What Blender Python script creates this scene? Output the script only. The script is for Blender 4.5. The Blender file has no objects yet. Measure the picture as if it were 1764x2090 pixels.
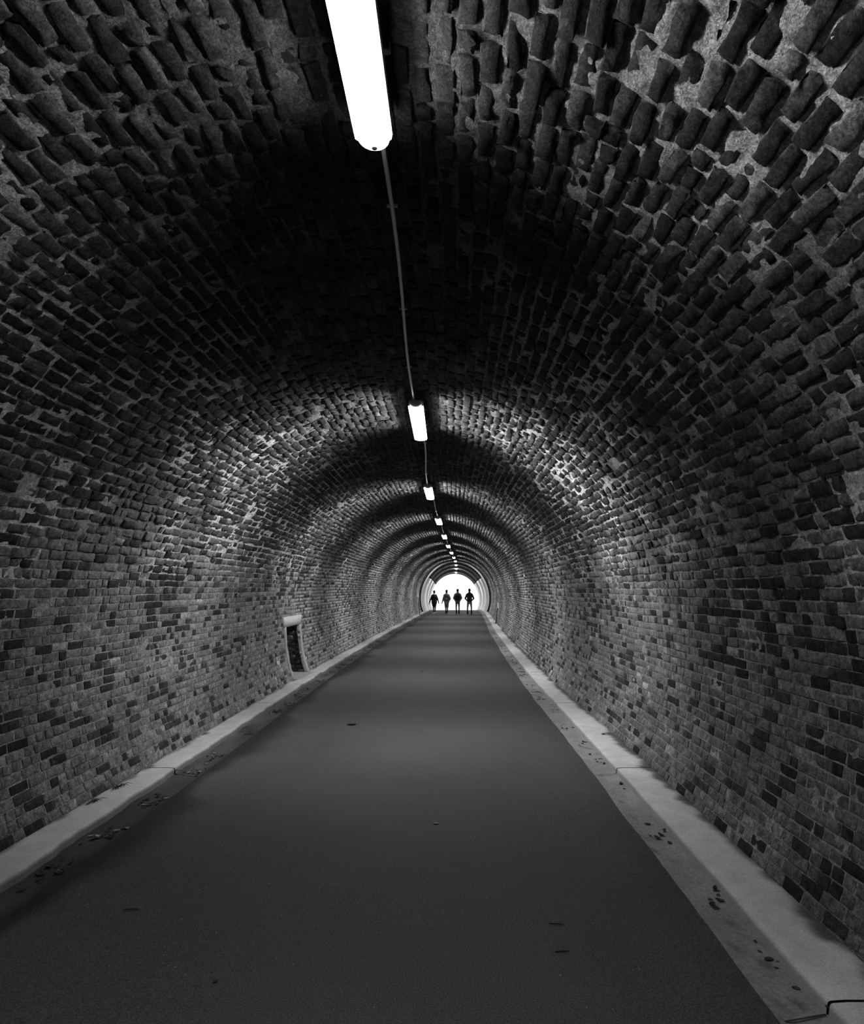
import bpy, math, random
import numpy as np

# ------------------------------------------------------------------ camera, world, exposure
scn = bpy.context.scene
C = scn.collection
CAM_H = 1.84
F_PX = 1400.0
cd = bpy.data.cameras.new('camera')
cd.sensor_fit = 'HORIZONTAL'
cd.sensor_width = 36.0
cd.lens = F_PX / 1764 * 36.0
cd.shift_x = (882 - 938) / 1764
cd.shift_y = (1200 - 1045) / 1764
cd.clip_start = 0.05
cd.clip_end = 500
cam = bpy.data.objects.new('camera', cd)
cam.location = (0, 0, CAM_H)
cam.rotation_euler = (math.pi / 2, 0, 0)
C.objects.link(cam)
scn.camera = cam

SKY = 1.3
LAMP = 22.0            # glow of the diffuser itself
LAMP_WEAK = 12.0       # the nearest fitting is visibly dimmer than the next ones
TUBE_W = 36.0         # watts per added area strip, just outside the diffuser
TUBE_W_WEAK = 8.5
TUBE_SPREAD = math.radians(118)
#      # the nearest fitting is visibly dimmer than the next ones
world = bpy.data.worlds.new('overcast_sky')
scn.world = world
world.use_nodes = True
bg = world.node_tree.nodes['Background']
bg.inputs[0].default_value = (1, 1, 1, 1)
bg.inputs[1].default_value = SKY

scn.view_settings.view_transform = 'Standard'
scn.view_settings.look = 'None'
scn.view_settings.gamma = 1.0
scn.view_settings.use_curve_mapping = False
scn.view_settings.exposure = 0.0
try:
    scn.cycles.max_bounces = 5
    scn.cycles.diffuse_bounces = 3
    scn.cycles.glossy_bounces = 2
    scn.cycles.use_denoising = True
    scn.cycles.sample_clamp_indirect = 4.0
    scn.cycles.caustics_reflective = False
    scn.cycles.caustics_refractive = False
except Exception:
    pass

rng = np.random.default_rng(7)
random.seed(7)

# ------------------------------------------------------------------ tunnel shape
RAD = 2.71
HC = 1.20
ROAD_HALF = 1.928
KERB = 2.153
LEDGE = 0.06
Y_BACK = -14.0
Y_END = 51.4
_cy = np.array([-20, 0, 3.7, 6, 9.2, 13.3, 18.8, 28, 37, 50, 58, 70, 90, 130.0])
_cx = np.array([-.50, -.56, -.575, -.59, -.64, -.71, -.72, -.68, -.52, -.325, -.33, -.47, -.8, -1.5])
_gy = np.arange(-20, 130, 0.25)
_gx = np.interp(_gy, _cy, _cx)
_k = np.hanning(25)
_k /= _k.sum()
_gx = np.convolve(np.pad(_gx, 12, mode='edge'), _k, 'valid')


def cen(y):
    return np.interp(y, _gy, _gx)


def grade(y):
    y = np.asarray(y, float)
    a = np.clip(y - 50, 0, 25)
    return -0.0012 * a * a - 0.05 * np.clip(y - 75, 0, None)


def _hash(ix, iy, seed):
    h = (ix * 374761393 + iy * 668265263 + seed * 1442695041) & 0xFFFFFFFF
    h = ((h ^ (h >> 13)) * 1274126177) & 0xFFFFFFFF
    h = h ^ (h >> 16)
    return (h & 0xFFFF) / 65535.0


def vn(u, v, s, seed=0):
    """smooth value noise in 0..1, cell size s"""
    u = np.asarray(u, float) / s
    v = np.asarray(v, float) / s
    iu = np.floor(u).astype(np.int64)
    iv = np.floor(v).astype(np.int64)
    fu = u - iu
    fv = v - iv
    fu = fu * fu * (3 - 2 * fu)
    fv = fv * fv * (3 - 2 * fv)
    a = _hash(iu, iv, seed)
    b = _hash(iu + 1, iv, seed)
    c = _hash(iu, iv + 1, seed)
    d = _hash(iu + 1, iv + 1, seed)
    return (a * (1 - fu) + b * fu) * (1 - fv) + (c * (1 - fu) + d * fu) * fv


def sstep(x, a, b):
    t = np.clip((np.asarray(x, float) - a) / (b - a), 0, 1)
    return t * t * (3 - 2 * t)


def bulge(a):
    """the side walls are a little flatter than a true circle"""
    a = np.abs(a)
    return -.035 * np.exp(-((a - 1.57) / .35) ** 2) + .042 * sstep(a, 1.66, 2.04)


def half_at(h):
    a = np.arccos(np.clip((np.asarray(h, float) - HC) / RAD, -1, 1))
    return (RAD + bulge(a)) * np.sin(a)


def tun(u, v, n):
    """u along the tunnel, v arc length from the crown (right positive), n inward from the brick face"""
    a = v / RAD
    wob = 0.022 * (vn(u, v, 1.7, 3) - .5) + 0.03 * (vn(u, v, 4.1, 4) - .5)
    r = RAD - n + wob + bulge(a)
    return np.stack([cen(u) + r * np.sin(a), u, HC + r * np.cos(a) + grade(u)], -1)


def height_of(v):
    return HC + RAD * np.cos(v / RAD)


# ------------------------------------------------------------------ materials
def mat(name):
    m = bpy.data.materials.new(name)
    m.use_nodes = True
    return m, m.node_tree.nodes, m.node_tree.links, m.node_tree.nodes['Principled BSDF']


def grey(v, w=0.0):
    return (v, v * (1 - w), v * (1 - 2 * w), 1)


def simple(name, v, rough=.8, spec=.3, metal=0.0, noise=None, bump=0.0, bscale=60):
    m, N, L, b = mat(name)
    b.inputs['Base Color'].default_value = grey(v)
    b.inputs['Roughness'].default_value = rough
    b.inputs['Specular IOR Level'].default_value = spec
    b.inputs['Metallic'].default_value = metal
    tc = N.new('ShaderNodeTexCoord')
    if noise:
        n = N.new('ShaderNodeTexNoise')
        n.inputs['Scale'].default_value = noise[0]
        n.inputs['Detail'].default_value = 6
        L.new(tc.outputs['Object'], n.inputs['Vector'])
        r = N.new('ShaderNodeMapRange')
        r.inputs[1].default_value = .3
        r.inputs[2].default_value = .7
        r.inputs[3].default_value = v * (1 - noise[1])
        r.inputs[4].default_value = v * (1 + noise[1])
        L.new(n.outputs['Fac'], r.inputs[0])
        L.new(r.outputs[0], b.inputs['Base Color'])
    if bump:
        n2 = N.new('ShaderNodeTexNoise')
        n2.inputs['Scale'].default_value = bscale
        n2.inputs['Detail'].default_value = 5
        L.new(tc.outputs['Object'], n2.inputs['Vector'])
        bp = N.new('ShaderNodeBump')
        bp.inputs['Strength'].default_value = bump
        bp.inputs['Distance'].default_value = .01
        L.new(n2.outputs['Fac'], bp.inputs['Height'])
        L.new(bp.outputs['Normal'], b.inputs['Normal'])
    return m


def toned(name, s1, lo1, hi1, s2, lo2, hi2, bump, bscale, rough=.92, spec=.15, dist=.006):
    """base colour = per-vertex 'tone' x two noises"""
    m, N, L, b = mat(name)
    at = N.new('ShaderNodeAttribute')
    at.attribute_name = 'tone'
    tc = N.new('ShaderNodeTexCoord')
    out = at.outputs['Fac']
    for s, lo, hi in ((s1, lo1, hi1), (s2, lo2, hi2)):
        n = N.new('ShaderNodeTexNoise')
        n.inputs['Scale'].default_value = s
        n.inputs['Detail'].default_value = 4
        n.inputs['Roughness'].default_value = .65
        L.new(tc.outputs['Object'], n.inputs['Vector'])
        r = N.new('ShaderNodeMapRange')
        r.inputs[1].default_value = .32
        r.inputs[2].default_value = .68
        r.inputs[3].default_value = lo
        r.inputs[4].default_value = hi
        L.new(n.outputs['Fac'], r.inputs[0])
        mu = N.new('ShaderNodeMath')
        mu.operation = 'MULTIPLY'
        L.new(out, mu.inputs[0])
        L.new(r.outputs[0], mu.inputs[1])
        out = mu.outputs[0]
    L.new(out, b.inputs['Base Color'])
    b.inputs['Roughness'].default_value = rough
    b.inputs['Specular IOR Level'].default_value = spec
    n2 = N.new('ShaderNodeTexNoise')
    n2.inputs['Scale'].default_value = bscale
    n2.inputs['Detail'].default_value = 5
    n2.inputs['Roughness'].default_value = .7
    L.new(tc.outputs['Object'], n2.inputs['Vector'])
    bp = N.new('ShaderNodeBump')
    bp.inputs['Strength'].default_value = bump
    bp.inputs['Distance'].default_value = dist
    L.new(n2.outputs['Fac'], bp.inputs['Height'])
    L.new(bp.outputs['Normal'], b.inputs['Normal'])
    return m


M_BRICK = toned('brick', 20, .45, 1.55, 75, .45, 1.65, 1.0, 80, dist=.009)
M_MORTAR = toned('lime_mortar', 22, .5, 1.4, 95, .45, 1.6, 1.0, 55, dist=.02)
M_CONC = toned('pale_concrete', 5, .88, 1.10, 130, .75, 1.22, .25, 160)
M_GUTTER = toned('gutter_concrete', 3, .82, 1.18, 45, .75, 1.25, .3, 90)
M_ROAD = toned('asphalt', .9, .93, 1.07, 120, .35, 1.65, .5, 180, rough=.8, spec=.25, dist=.003)
M_STONE = toned('render', 20, .85, 1.15, 120, .9, 1.1, .4, 80)

M_STEEL = simple('dark_steel_lining', .055, .6, .4, noise=(1.5, .3))
M_PANEL = simple('pale_lining_panel', .82, .6, .3, noise=(1.2, .12))
M_WHITE = simple('white_paint', .92, .5, .4)
M_HOUSING = simple('grey_plastic_housing', .35, .5, .4)
M_DARK = simple('black_rubber', .02, .6, .3)
M_CONDUIT = simple('grey_conduit', .75, .3, .5)
M_STRAP = simple('galvanised_strap', .5, .45, .5)
M_LEAF = simple('dead_leaf', .045, .8, .2, noise=(30, .4))
M_LEAFP = simple('pale_leaf', .3, .8, .2, noise=(30, .3))
M_TWIG = simple('twig_bark', .04, .8, .2)
M_PEB = simple('pale_grit', .6, .7, .3)
M_OUT = simple('outside_ground', .4, .9, .2, noise=(1, .2))



def lamp_mat(name, strength):
    m, N, L, b = mat(name)
    em = N.new('ShaderNodeEmission')
    em.inputs[0].default_value = (1, 1, 1, 1)
    em.inputs[1].default_value = strength
    L.new(em.outputs[0], N['Material Output'].inputs['Surface'])
    return m


M_LAMP = lamp_mat('lamp_diffuser', LAMP)
M_LAMP_WEAK = lamp_mat('dim_lamp_diffuser', LAMP_WEAK)
M_TIP = lamp_mat('lamp_end_glow', 4.0)


# ------------------------------------------------------------------ mesh helpers
def link(name, me, parent=None, smooth=False):
    o = bpy.data.objects.new(name, me)
    C.objects.link(o)
    if parent is not None:
        o.parent = parent
    if smooth:
        me.polygons.foreach_set('use_smooth', np.ones(len(me.polygons), bool))
    return o


def tag(o, label=None, cat=None, group=None, kind=None):
    if label:
        o['label'] = label
    if cat:
        o['category'] = cat
    if group:
        o['group'] = group
    if kind:
        o['kind'] = kind
    return o


def empty(name, loc, rz=0.0):
    o = bpy.data.objects.new(name, None)
    o.empty_display_size = .1
    o.location = loc
    o.rotation_euler = (0, 0, rz)
    C.objects.link(o)
    return o


class NB:
    """numpy mesh builder of quads with a tone per vertex and a material per face"""

    def __init__(self):
        self.V, self.T, self.F, self.M, self.n = [], [], [], [], 0

    def add(self, V, F, T, mi=0):
        V = np.asarray(V, float).reshape(-1, 3)
        F = np.asarray(F, np.int64).reshape(-1, 4)
        self.V.append(V)
        self.F.append(F + self.n)
        self.T.append(np.broadcast_to(np.asarray(T, float).ravel(), (len(V),)) if np.size(T) in (1,) else np.asarray(T, float).ravel())
        self.M.append(np.full(len(F), mi, np.int32))
        self.n += len(V)

    def grid(self, P, T, mi=0, keep=None, flip=False):
        a, b_ = P.shape[:2]
        idx = np.arange(a * b_).reshape(a, b_)
        q = np.stack([idx[:-1, :-1], idx[1:, :-1], idx[1:, 1:], idx[:-1, 1:]], -1)
        if flip:
            q = q[..., ::-1]
        q = q.reshape(-1, 4) if keep is None else q[keep]
        T = np.broadcast_to(T, (a, b_))
        self.add(P.reshape(-1, 3), q, T, mi)

    def build(self, name, mats, parent=None, smooth=True):
        V = np.concatenate(self.V)
        F = np.concatenate(self.F)
        T = np.concatenate(self.T)
        Mi = np.concatenate(self.M)
        me = bpy.data.meshes.new(name)
        me.vertices.add(len(V))
        me.vertices.foreach_set('co', V.astype(np.float32).ravel())
        me.loops.add(F.size)
        me.loops.foreach_set('vertex_index', F.astype(np.int32).ravel())
        me.polygons.add(len(F))
        me.polygons.foreach_set('loop_start', np.arange(0, F.size, 4, dtype=np.int32))
        me.polygons.foreach_set('loop_total', np.full(len(F), 4, np.int32))
        for mm in mats:
            me.materials.append(mm)
        me.polygons.foreach_set('material_index', Mi)
        at = me.attributes.new('tone', 'FLOAT', 'POINT')
        at.data.foreach_set('value', T.astype(np.float32))
        me.update(calc_edges=True)
        me.validate()
        return link(name, me, parent, smooth)


class PB:
    """plain mesh builder for small shapes"""

    def __init__(self):
        self.v, self.f = [], []

    def box(self, c, s, rot=None):
        i = len(self.v)
        for dx in (-.5, .5):
            for dy in (-.5, .5):
                for dz in (-.5, .5):
                    p = np.array([dx * s[0], dy * s[1], dz * s[2]])
                    if rot is not None:
                        p = rot @ p
                    self.v.append(tuple(np.array(c) + p))
        for q in ((0, 1, 3, 2), (4, 6, 7, 5), (0, 4, 5, 1), (2, 3, 7, 6), (0, 2, 6, 4), (1, 5, 7, 3)):
            self.f.append(tuple(i + k for k in q))
        return self

    def loft(self, pts, rads, n=14, ref=(0, 1, 0), cap=True):
        """tube through pts; rads are r or (rx, ry); rounded ends"""
        pts = [np.array(p, float) for p in pts]
        rads = [(r, r) if np.isscalar(r) else tuple(r) for r in rads]
        rings = []
        for k, p in enumerate(pts):
            t = pts[min(k + 1, len(pts) - 1)] - pts[max(k - 1, 0)]
            t = t / (np.linalg.norm(t) + 1e-9)
            rf = np.array(ref, float)
            if abs(t @ rf) > .95:
                rf = np.array((1., 0, 0))
            ax = np.cross(rf, t)
            ax /= np.linalg.norm(ax)
            ay = np.cross(t, ax)
            if k == 0 and cap:
                rr = min(rads[0])
                for s in (80, 50, 22):
                    s = math.radians(s)
                    rings.append((p - t * rr * math.sin(s), ax, ay, rads[0][0] * math.cos(s), rads[0][1] * math.cos(s)))
            rings.append((p, ax, ay, rads[k][0], rads[k][1]))
            if k == len(pts) - 1 and cap:
                rr = min(rads[-1])
                for s in (22, 50, 80):
                    s = math.radians(s)
                    rings.append((p + t * rr * math.sin(s), ax, ay, rads[-1][0] * math.cos(s), rads[-1][1] * math.cos(s)))
        i0 = len(self.v)
        for p, ax, ay, rx, ry in rings:
            for j in range(n):
                a = 2 * math.pi * j / n
                self.v.append(tuple(p + ax * rx * math.cos(a) + ay * ry * math.sin(a)))
        for k in range(len(rings) - 1):
            for j in range(n):
                a = i0 + k * n + j
                b_ = i0 + k * n + (j + 1) % n
                self.f.append((a, b_, b_ + n, a + n))
        self.f.append(tuple(i0 + j for j in range(n))[::-1])
        self.f.append(tuple(i0 + (len(rings) - 1) * n + j for j in range(n)))
        return self

    def ell(self, c, r, n=14, m_=9):
        i0 = len(self.v)
        for k in range(m_):
            th = math.pi * (k + .5) / m_
            for j in range(n):
                a = 2 * math.pi * j / n
                self.v.append((c[0] + r[0] * math.sin(th) * math.cos(a), c[1] + r[1] * math.sin(th) * math.sin(a), c[2] - r[2] * math.cos(th)))
        for k in range(m_ - 1):
            for j in range(n):
                a = i0 + k * n + j
                b_ = i0 + k * n + (j + 1) % n
                self.f.append((a, b_, b_ + n, a + n))
        self.f.append(tuple(i0 + j for j in range(n))[::-1])
        self.f.append(tuple(i0 + (m_ - 1) * n + j for j in range(n)))
        return self

    def build(self, name, material, parent=None, smooth=False, remesh=0.0, scale=1.0):
        me = bpy.data.meshes.new(name)
        me.from_pydata([tuple(x * scale for x in p) for p in self.v], [], self.f)
        me.materials.append(material)
        me.update()
        o = link(name, me, parent, smooth)
        if remesh:
            md = o.modifiers.new('skin', 'REMESH')
            md.mode = 'VOXEL'
            md.voxel_size = remesh
            md.use_smooth_shade = True
            sm = o.modifiers.new('soften', 'SMOOTH')
            sm.factor = .5
            sm.iterations = 3
        return o


# ------------------------------------------------------------------ brickwork
ROWH_WALL, ROWH_VAULT = .075, .088
V_SPLIT = math.radians(62) * RAD
V_BASE = math.radians(117.5) * RAD

NICHE_U = (13.35, 14.50)
NICHE_TOP = 1.09


def in_niche(u, v, pad=0.0):
    h = height_of(v)
    return (v < 0) & (u > NICHE_U[0] - pad) & (u < NICHE_U[1] + pad) & (h < NICHE_TOP + pad)


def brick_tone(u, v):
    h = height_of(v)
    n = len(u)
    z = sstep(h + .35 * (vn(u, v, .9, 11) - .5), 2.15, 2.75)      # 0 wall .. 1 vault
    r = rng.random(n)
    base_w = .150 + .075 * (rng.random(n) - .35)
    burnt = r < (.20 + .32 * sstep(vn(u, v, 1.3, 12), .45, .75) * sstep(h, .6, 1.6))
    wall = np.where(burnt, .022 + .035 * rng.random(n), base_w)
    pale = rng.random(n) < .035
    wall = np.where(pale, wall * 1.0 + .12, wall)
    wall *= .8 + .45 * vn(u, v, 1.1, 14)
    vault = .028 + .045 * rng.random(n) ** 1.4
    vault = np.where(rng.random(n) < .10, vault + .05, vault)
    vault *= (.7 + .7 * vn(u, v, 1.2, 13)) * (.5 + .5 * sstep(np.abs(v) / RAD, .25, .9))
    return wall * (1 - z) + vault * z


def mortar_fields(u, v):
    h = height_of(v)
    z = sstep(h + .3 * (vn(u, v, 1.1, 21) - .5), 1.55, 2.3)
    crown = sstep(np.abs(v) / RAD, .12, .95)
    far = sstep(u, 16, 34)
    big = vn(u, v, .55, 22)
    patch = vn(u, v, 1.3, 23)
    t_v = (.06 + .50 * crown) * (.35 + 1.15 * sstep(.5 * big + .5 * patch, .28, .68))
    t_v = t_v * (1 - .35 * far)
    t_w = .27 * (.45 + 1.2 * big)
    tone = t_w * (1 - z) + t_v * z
    # level relative to the mean brick face
    rough = (vn(u, v, .035, 24) - .5) * .010 + (vn(u, v, .09, 25) - .5) * .012
    lvl_v = -.0092 + rough * .95 + (vn(u, v, .3, 26) - .5) * .003
    lvl_w = -.0045 + rough * .35 + (vn(u, v, .25, 27) - .5) * .006
    return tone, lvl_w * (1 - z) + lvl_v * z, z


def brick_batch(nb, u0, u1, v0, v1, tone, detail, mapf, face, zone, smear=None):
    """all bricks of one level of detail in one numpy batch"""
    n = len(u0)
    if n == 0:
        return
    if smear is None:
        smear = np.full(n, .3)
    if detail == 2:
        pu = np.array([-1, -1, -.93, -.3, .3, .93, 1, 1.])
        su = np.array([1, 0, 0, 0, 0, 0, 0, 1])
        pv = np.array([-1, -1, -.84, 0, .84, 1, 1.])
        sv = np.array([1, 0, 0, 0, 0, 0, 1])
    else:
        pu = np.array([-1, -1, 1, 1.])
        su = np.array([1, 0, 0, 1])
        pv = np.array([-1, -1, 1, 1.])
        sv = np.array([1, 0, 0, 1])
    PU, PV = np.meshgrid(pu, pv, indexing='ij')
    SK = np.maximum(su[:, None], sv[None, :])
    ED = (np.maximum(np.abs(PU), np.abs(PV)) > .99) & (SK == 0)
    a, b_ = PU.shape
    U = np.broadcast_to(PU, (n, a, b_)).copy()
    V = np.broadcast_to(PV, (n, a, b_)).copy()
    z = zone[:, None, None]
    # rounded, worn corners
    k = (.02 + .10 * z * rng.random((n, 1, 1)) ** 2)
    s = 1 - k * (U * U) * (V * V)
    U2, V2 = U * s, V * s
    # skewed corners: bilinear jitter
    j = (.003 + .005 * z) * 1.0
    cu = rng.normal(0, 1, (n, 4, 1, 1)) * j[:, None] * .6
    cv = rng.normal(0, 1, (n, 4, 1, 1)) * j[:, None] * .6
    W = [(1 - U) * (1 - V) / 4, (1 + U) * (1 - V) / 4, (1 + U) * (1 + V) / 4, (1 - U) * (1 + V) / 4]
    du = sum(W[q] * cu[:, q] for q in range(4))
    dv = sum(W[q] * cv[:, q] for q in range(4))
    hu = ((u1 - u0) / 2)[:, None, None]
    hv = ((v1 - v0) / 2)[:, None, None]
    if detail == 2:
        # ragged edges: same offset for the edge ring and its skirt
        wob = rng.normal(0, 1, (n, a, b_)) * (.0012 + .0026 * z)
        du = du + wob
        wob2 = rng.normal(0, 1, (n, a, b_)) * (.0012 + .0026 * z)
        dv = dv + wob2
    uu = ((u0 + u1) / 2)[:, None, None] + U2 * hu + du
    vv = ((v0 + v1) / 2)[:, None, None] + V2 * hv + dv
    # skirts follow their edge vertices
    if detail == 2 or True:
        for ii in (0, a - 1):
            src = 1 if ii == 0 else a - 2
            uu[:, ii, :] = uu[:, src, :]
            vv[:, ii, :] = vv[:, src, :]
        for jj in (0, b_ - 1):
            src = 1 if jj == 0 else b_ - 2
            uu[:, :, jj] = uu[:, :, src]
            vv[:, :, jj] = vv[:, :, src]
    nn = face[:, None, None] + np.zeros((n, a, b_))
    tl = rng.normal(0, 1, (n, 1, 1)) * .003 * (0.4 + z) * U + rng.normal(0, 1, (n, 1, 1)) * .0022 * (0.4 + z) * V
    nn = nn + tl
    if detail == 2:
        nn = nn + rng.normal(0, 1, (n, a, b_)) * (.0006 + .0016 * z)
        nn = nn - ED * (.0025 + .002 * z)
    nn = nn - SK * .035
    T = tone[:, None, None] * np.ones((n, a, b_))
    if detail == 2:
        T = T * (1 + rng.normal(0, .14, (n, a, b_)))
        # lime smeared over the arrises of the vault bricks
        sm = (ED | (SK > 0)) * np.clip(rng.normal(.10, .45, (n, a, b_)), 0, 1) * z
        sm = sm * smear[:, None, None]
        T = T + (.20 - T) * np.clip(sm, 0, 1)
    P = mapf(uu, vv, nn)
    idx = np.arange(a * b_).reshape(a, b_)
    q = np.stack([idx[:-1, :-1], idx[1:, :-1], idx[1:, 1:], idx[:-1, 1:]], -1).reshape(-1, 4)
    F = (np.arange(n)[:, None, None] * (a * b_) + q[None]).reshape(-1, 4)
    nb.add(P.reshape(-1, 3), F, T.ravel(), 1)


def masonry(name, va, vb, lo_h_rows):
    nb = NB()
    # mortar bed in bands of falling resolution
    for (ua, ub, du, dv) in ((Y_BACK, -1.0, .5, .2), (-1.0, 1.2, .12, .1), (1.2, 9.0, .022, .020), (9.0, 18.0, .045, .030), (18.0, Y_END + .05, .12, .06)):
        nu = int(round((ub - ua) / du)) + 1
        nv = int(round((vb - va) / dv)) + 1
        U, V = np.meshgrid(np.linspace(ua, ub, nu), np.linspace(va - .01, vb + .01, nv), indexing='ij')
        tone, lvl, z = mortar_fields(U, V)
        keep = None
        if va < 0 and ub > 13 and ua < 15:
            uc = (U[:-1, :-1] + U[1:, 1:]) / 2
            vc = (V[:-1, :-1] + V[1:, 1:]) / 2
            keep = ~in_niche(uc, vc)
        nb.grid(tun(U, V, lvl), tone, 0, keep)
    # rows of bricks
    v = va
    row = 0
    cols = {k: [] for k in ('u0', 'u1', 'v0', 'v1')}
    while v < vb - .03:
        mid_h = height_of(v)
        z = float(sstep(mid_h, 1.7, 2.4))
        rh = ROWH_WALL * (1 - z) + ROWH_VAULT * z
        rh *= 1 + .05 * (random.random() - .5)
        rh = min(rh, vb - v + .01)
        jt = .009 * (1 - z) + .019 * z
        u = -1.6 - random.random() * .2
        while u < Y_END:
            if z > .5:
                Lb = .222 if random.random() < .78 else .112
            else:
                Lb = .222 if random.random() < .52 else .110
            Lb *= 1 + .06 * (random.random() - .5)
            g = jt * (.7 + .8 * random.random())
            d0 = .5 * jt * (.6 + .8 * random.random())
            d1 = .5 * jt * (.6 + .8 * random.random())
            cols['u0'].append(u)
            cols['u1'].append(min(u + Lb - g, Y_END))
            cols['v0'].append(v + d0)
            cols['v1'].append(v + rh - d1)
            u += Lb
        v += rh
        row += 1
    u0, u1, v0, v1 = (np.array(cols[k]) for k in ('u0', 'u1', 'v0', 'v1'))
    # courses wander a little
    w = .028 * (vn((u0 + u1) / 2, v0, 2.6, 31) - .5)
    v0 = v0 + w
    v1 = v1 + w
    uc, vc = (u0 + u1) / 2, (v0 + v1) / 2
    ok = (u1 - u0 > .03) & (height_of(vc) > LEDGE - .05) & ~in_niche(uc, vc, .03) & (vc > va - .03) & (vc < vb + .03)
    u0, u1, v0, v1, uc, vc = (x[ok] for x in (u0, u1, v0, v1, uc, vc))
    h = height_of(vc)
    z = sstep(h + .3 * (vn(uc, vc, 1.1, 21) - .5), 1.55, 2.3)
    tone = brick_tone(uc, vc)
    n = len(uc)
    face = rng.normal(0, 1, n) * (.0015 + .0030 * z)
    gone = rng.random(n) < (.003 + .012 * z)
    face = np.where(gone, face - .022 * rng.random(n), face)
    crust = (rng.random(n) < .02 + .05 * sstep(vn(uc, vc, .8, 40), .6, .85)) & (h > 1.9)
    tone = np.where(crust, (.09 + .10 * rng.random(n)) * (.3 + .7 * sstep(np.abs(vc) / RAD, .1, .7)), tone)
    tone = tone * (1 + .5 * sstep(uc, 6, 26) + .55 * (1 - z) * sstep(uc, 5, 18))  # brighter light down the tunnel is put into the brick tone
    smear = sstep(vn(uc, vc, .7, 41), .3, .75) * (.25 + .75 * sstep(np.abs(vc) / RAD, .1, .5))
    near = (u0 > 1.0) & (u0 < 14.0)
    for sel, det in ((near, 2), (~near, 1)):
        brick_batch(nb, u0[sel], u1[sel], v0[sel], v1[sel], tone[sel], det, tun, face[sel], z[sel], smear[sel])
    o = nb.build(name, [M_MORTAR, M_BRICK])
    return tag(o, kind='structure')


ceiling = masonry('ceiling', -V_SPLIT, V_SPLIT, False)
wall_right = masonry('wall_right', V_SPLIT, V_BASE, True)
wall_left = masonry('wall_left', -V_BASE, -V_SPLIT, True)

# unseen end cap, added far behind the camera to keep sky light out
p = PB()
p.box((-.5, Y_BACK - .1, 1.8), (6.4, .2, 4.6))
tag(p.build('wall_back_sky_stop', simple('dark_sky_stop', .05, noise=(6, .3))), kind='structure')


# ------------------------------------------------------------------ road, gutters, ledges
def strip(name, mats, prof, ys, tonef, kind='structure'):
    """prof(y) -> (x offsets from the centre line, heights); each K points"""
    nb = NB()
    xs, hs = prof(ys)
    P = np.stack([xs + cen(ys)[:, None], np.broadcast_to(ys[:, None], xs.shape), hs + grade(ys)[:, None]], -1)
    T = tonef(P[..., 0], P[..., 1], xs)
    nb.grid(P, T, 0, flip=True)
    o = nb.build(name, mats)
    return tag(o, kind=kind)


ys_fine = np.concatenate([np.linspace(Y_BACK, 0, 12)[:-1], np.arange(0, 20, .08), np.arange(20, 70, .4), np.arange(70, 101, 3)])


def road_prof(ys):
    t = np.linspace(-1, 1, 61)
    e0 = -(ROAD_HALF + .012 + .010 * (vn(ys, ys * 0, .35, 51) - .5) + .006 * (vn(ys, ys * 0, .08, 52) - .5))
    e1 = (ROAD_HALF + .010 * (vn(ys, ys * 0, .5, 53) - .5) + .012 * (vn(ys, ys * 0, .12, 54) - .5))
    xs = e0[:, None] * (1 - t) / 2 + e1[:, None] * (1 + t) / 2
    hs = .004 * (vn(xs, np.broadcast_to(ys[:, None], xs.shape), .8, 55) - .5) + .004 * (1 - t ** 2)[None] + .004
    return xs, hs


def road_tone(X, Y, xo):
    t = .078 * (.88 + .24 * vn(X, Y, 2.2, 61)) * (1 + .05 * sstep(Y, 4, 12))
    # damp, dirty band of uneven width against the left gutter
    w = .10 + .34 * sstep(vn(Y, X * 0, .8, 62), .35, .8) + .12 * vn(Y, X * 0, .25, 63)
    d = xo + ROAD_HALF
    t = t * (1 - .72 * (1 - sstep(d / w, .15, 1.0)))
    d2 = ROAD_HALF - xo
    t = t * (1 - .18 * (1 - sstep(d2, .0, .35)))
    return t


strip('floor', [M_ROAD], road_prof, ys_fine, road_tone)


def gut_prof(side):
    def f(ys):
        t = np.linspace(0, 1, 7)
        e1 = KERB + (.065 if side < 0 else .01) + 0 * ys
        e0 = ROAD_HALF - .03 + 0 * ys
        xs = e0[:, None] * (1 - t) + e1[:, None] * t
        dip = -.014 if side < 0 else -.006
        hs = dip * np.sin(math.pi * np.clip(t * 1.1, 0, 1))[None] + .002 + 0 * xs
        if side > 0:
            hs = hs + .010 * np.exp(-((t - .14) / .10) ** 2)[None] - .002
        return (xs * side, hs) if side > 0 else ((xs * side)[:, ::-1], hs[:, ::-1])
    return f


def gut_tone(side):
    def f(X, Y, xo):
        if side < 0:
            t = .070 * (.55 + .9 * vn(X * 3, Y, .5, 71))
            t = t * (.65 + .5 * sstep(Y, 4, 9))
            return t
        t = .27 * (.85 + .3 * vn(X * 2, Y, .6, 72))
        sp = vn(X, Y, .05, 73)
        return t * (1 - .55 * sstep(sp, .80, .95))
    return f


strip('trim_1', [M_GUTTER], gut_prof(-1), ys_fine, gut_tone(-1))
strip('trim_2', [M_GUTTER], gut_prof(1), ys_fine, gut_tone(1))

JOINTS = [-8.6, -4.75, -.9, 2.95, 6.78, 10.62, 14.5, 18.3, 22.2, 26.0, 29.9, 33.7, 37.6, 41.4, 45.3, 49.1, 53, 57, 61, 65, 69]


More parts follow.
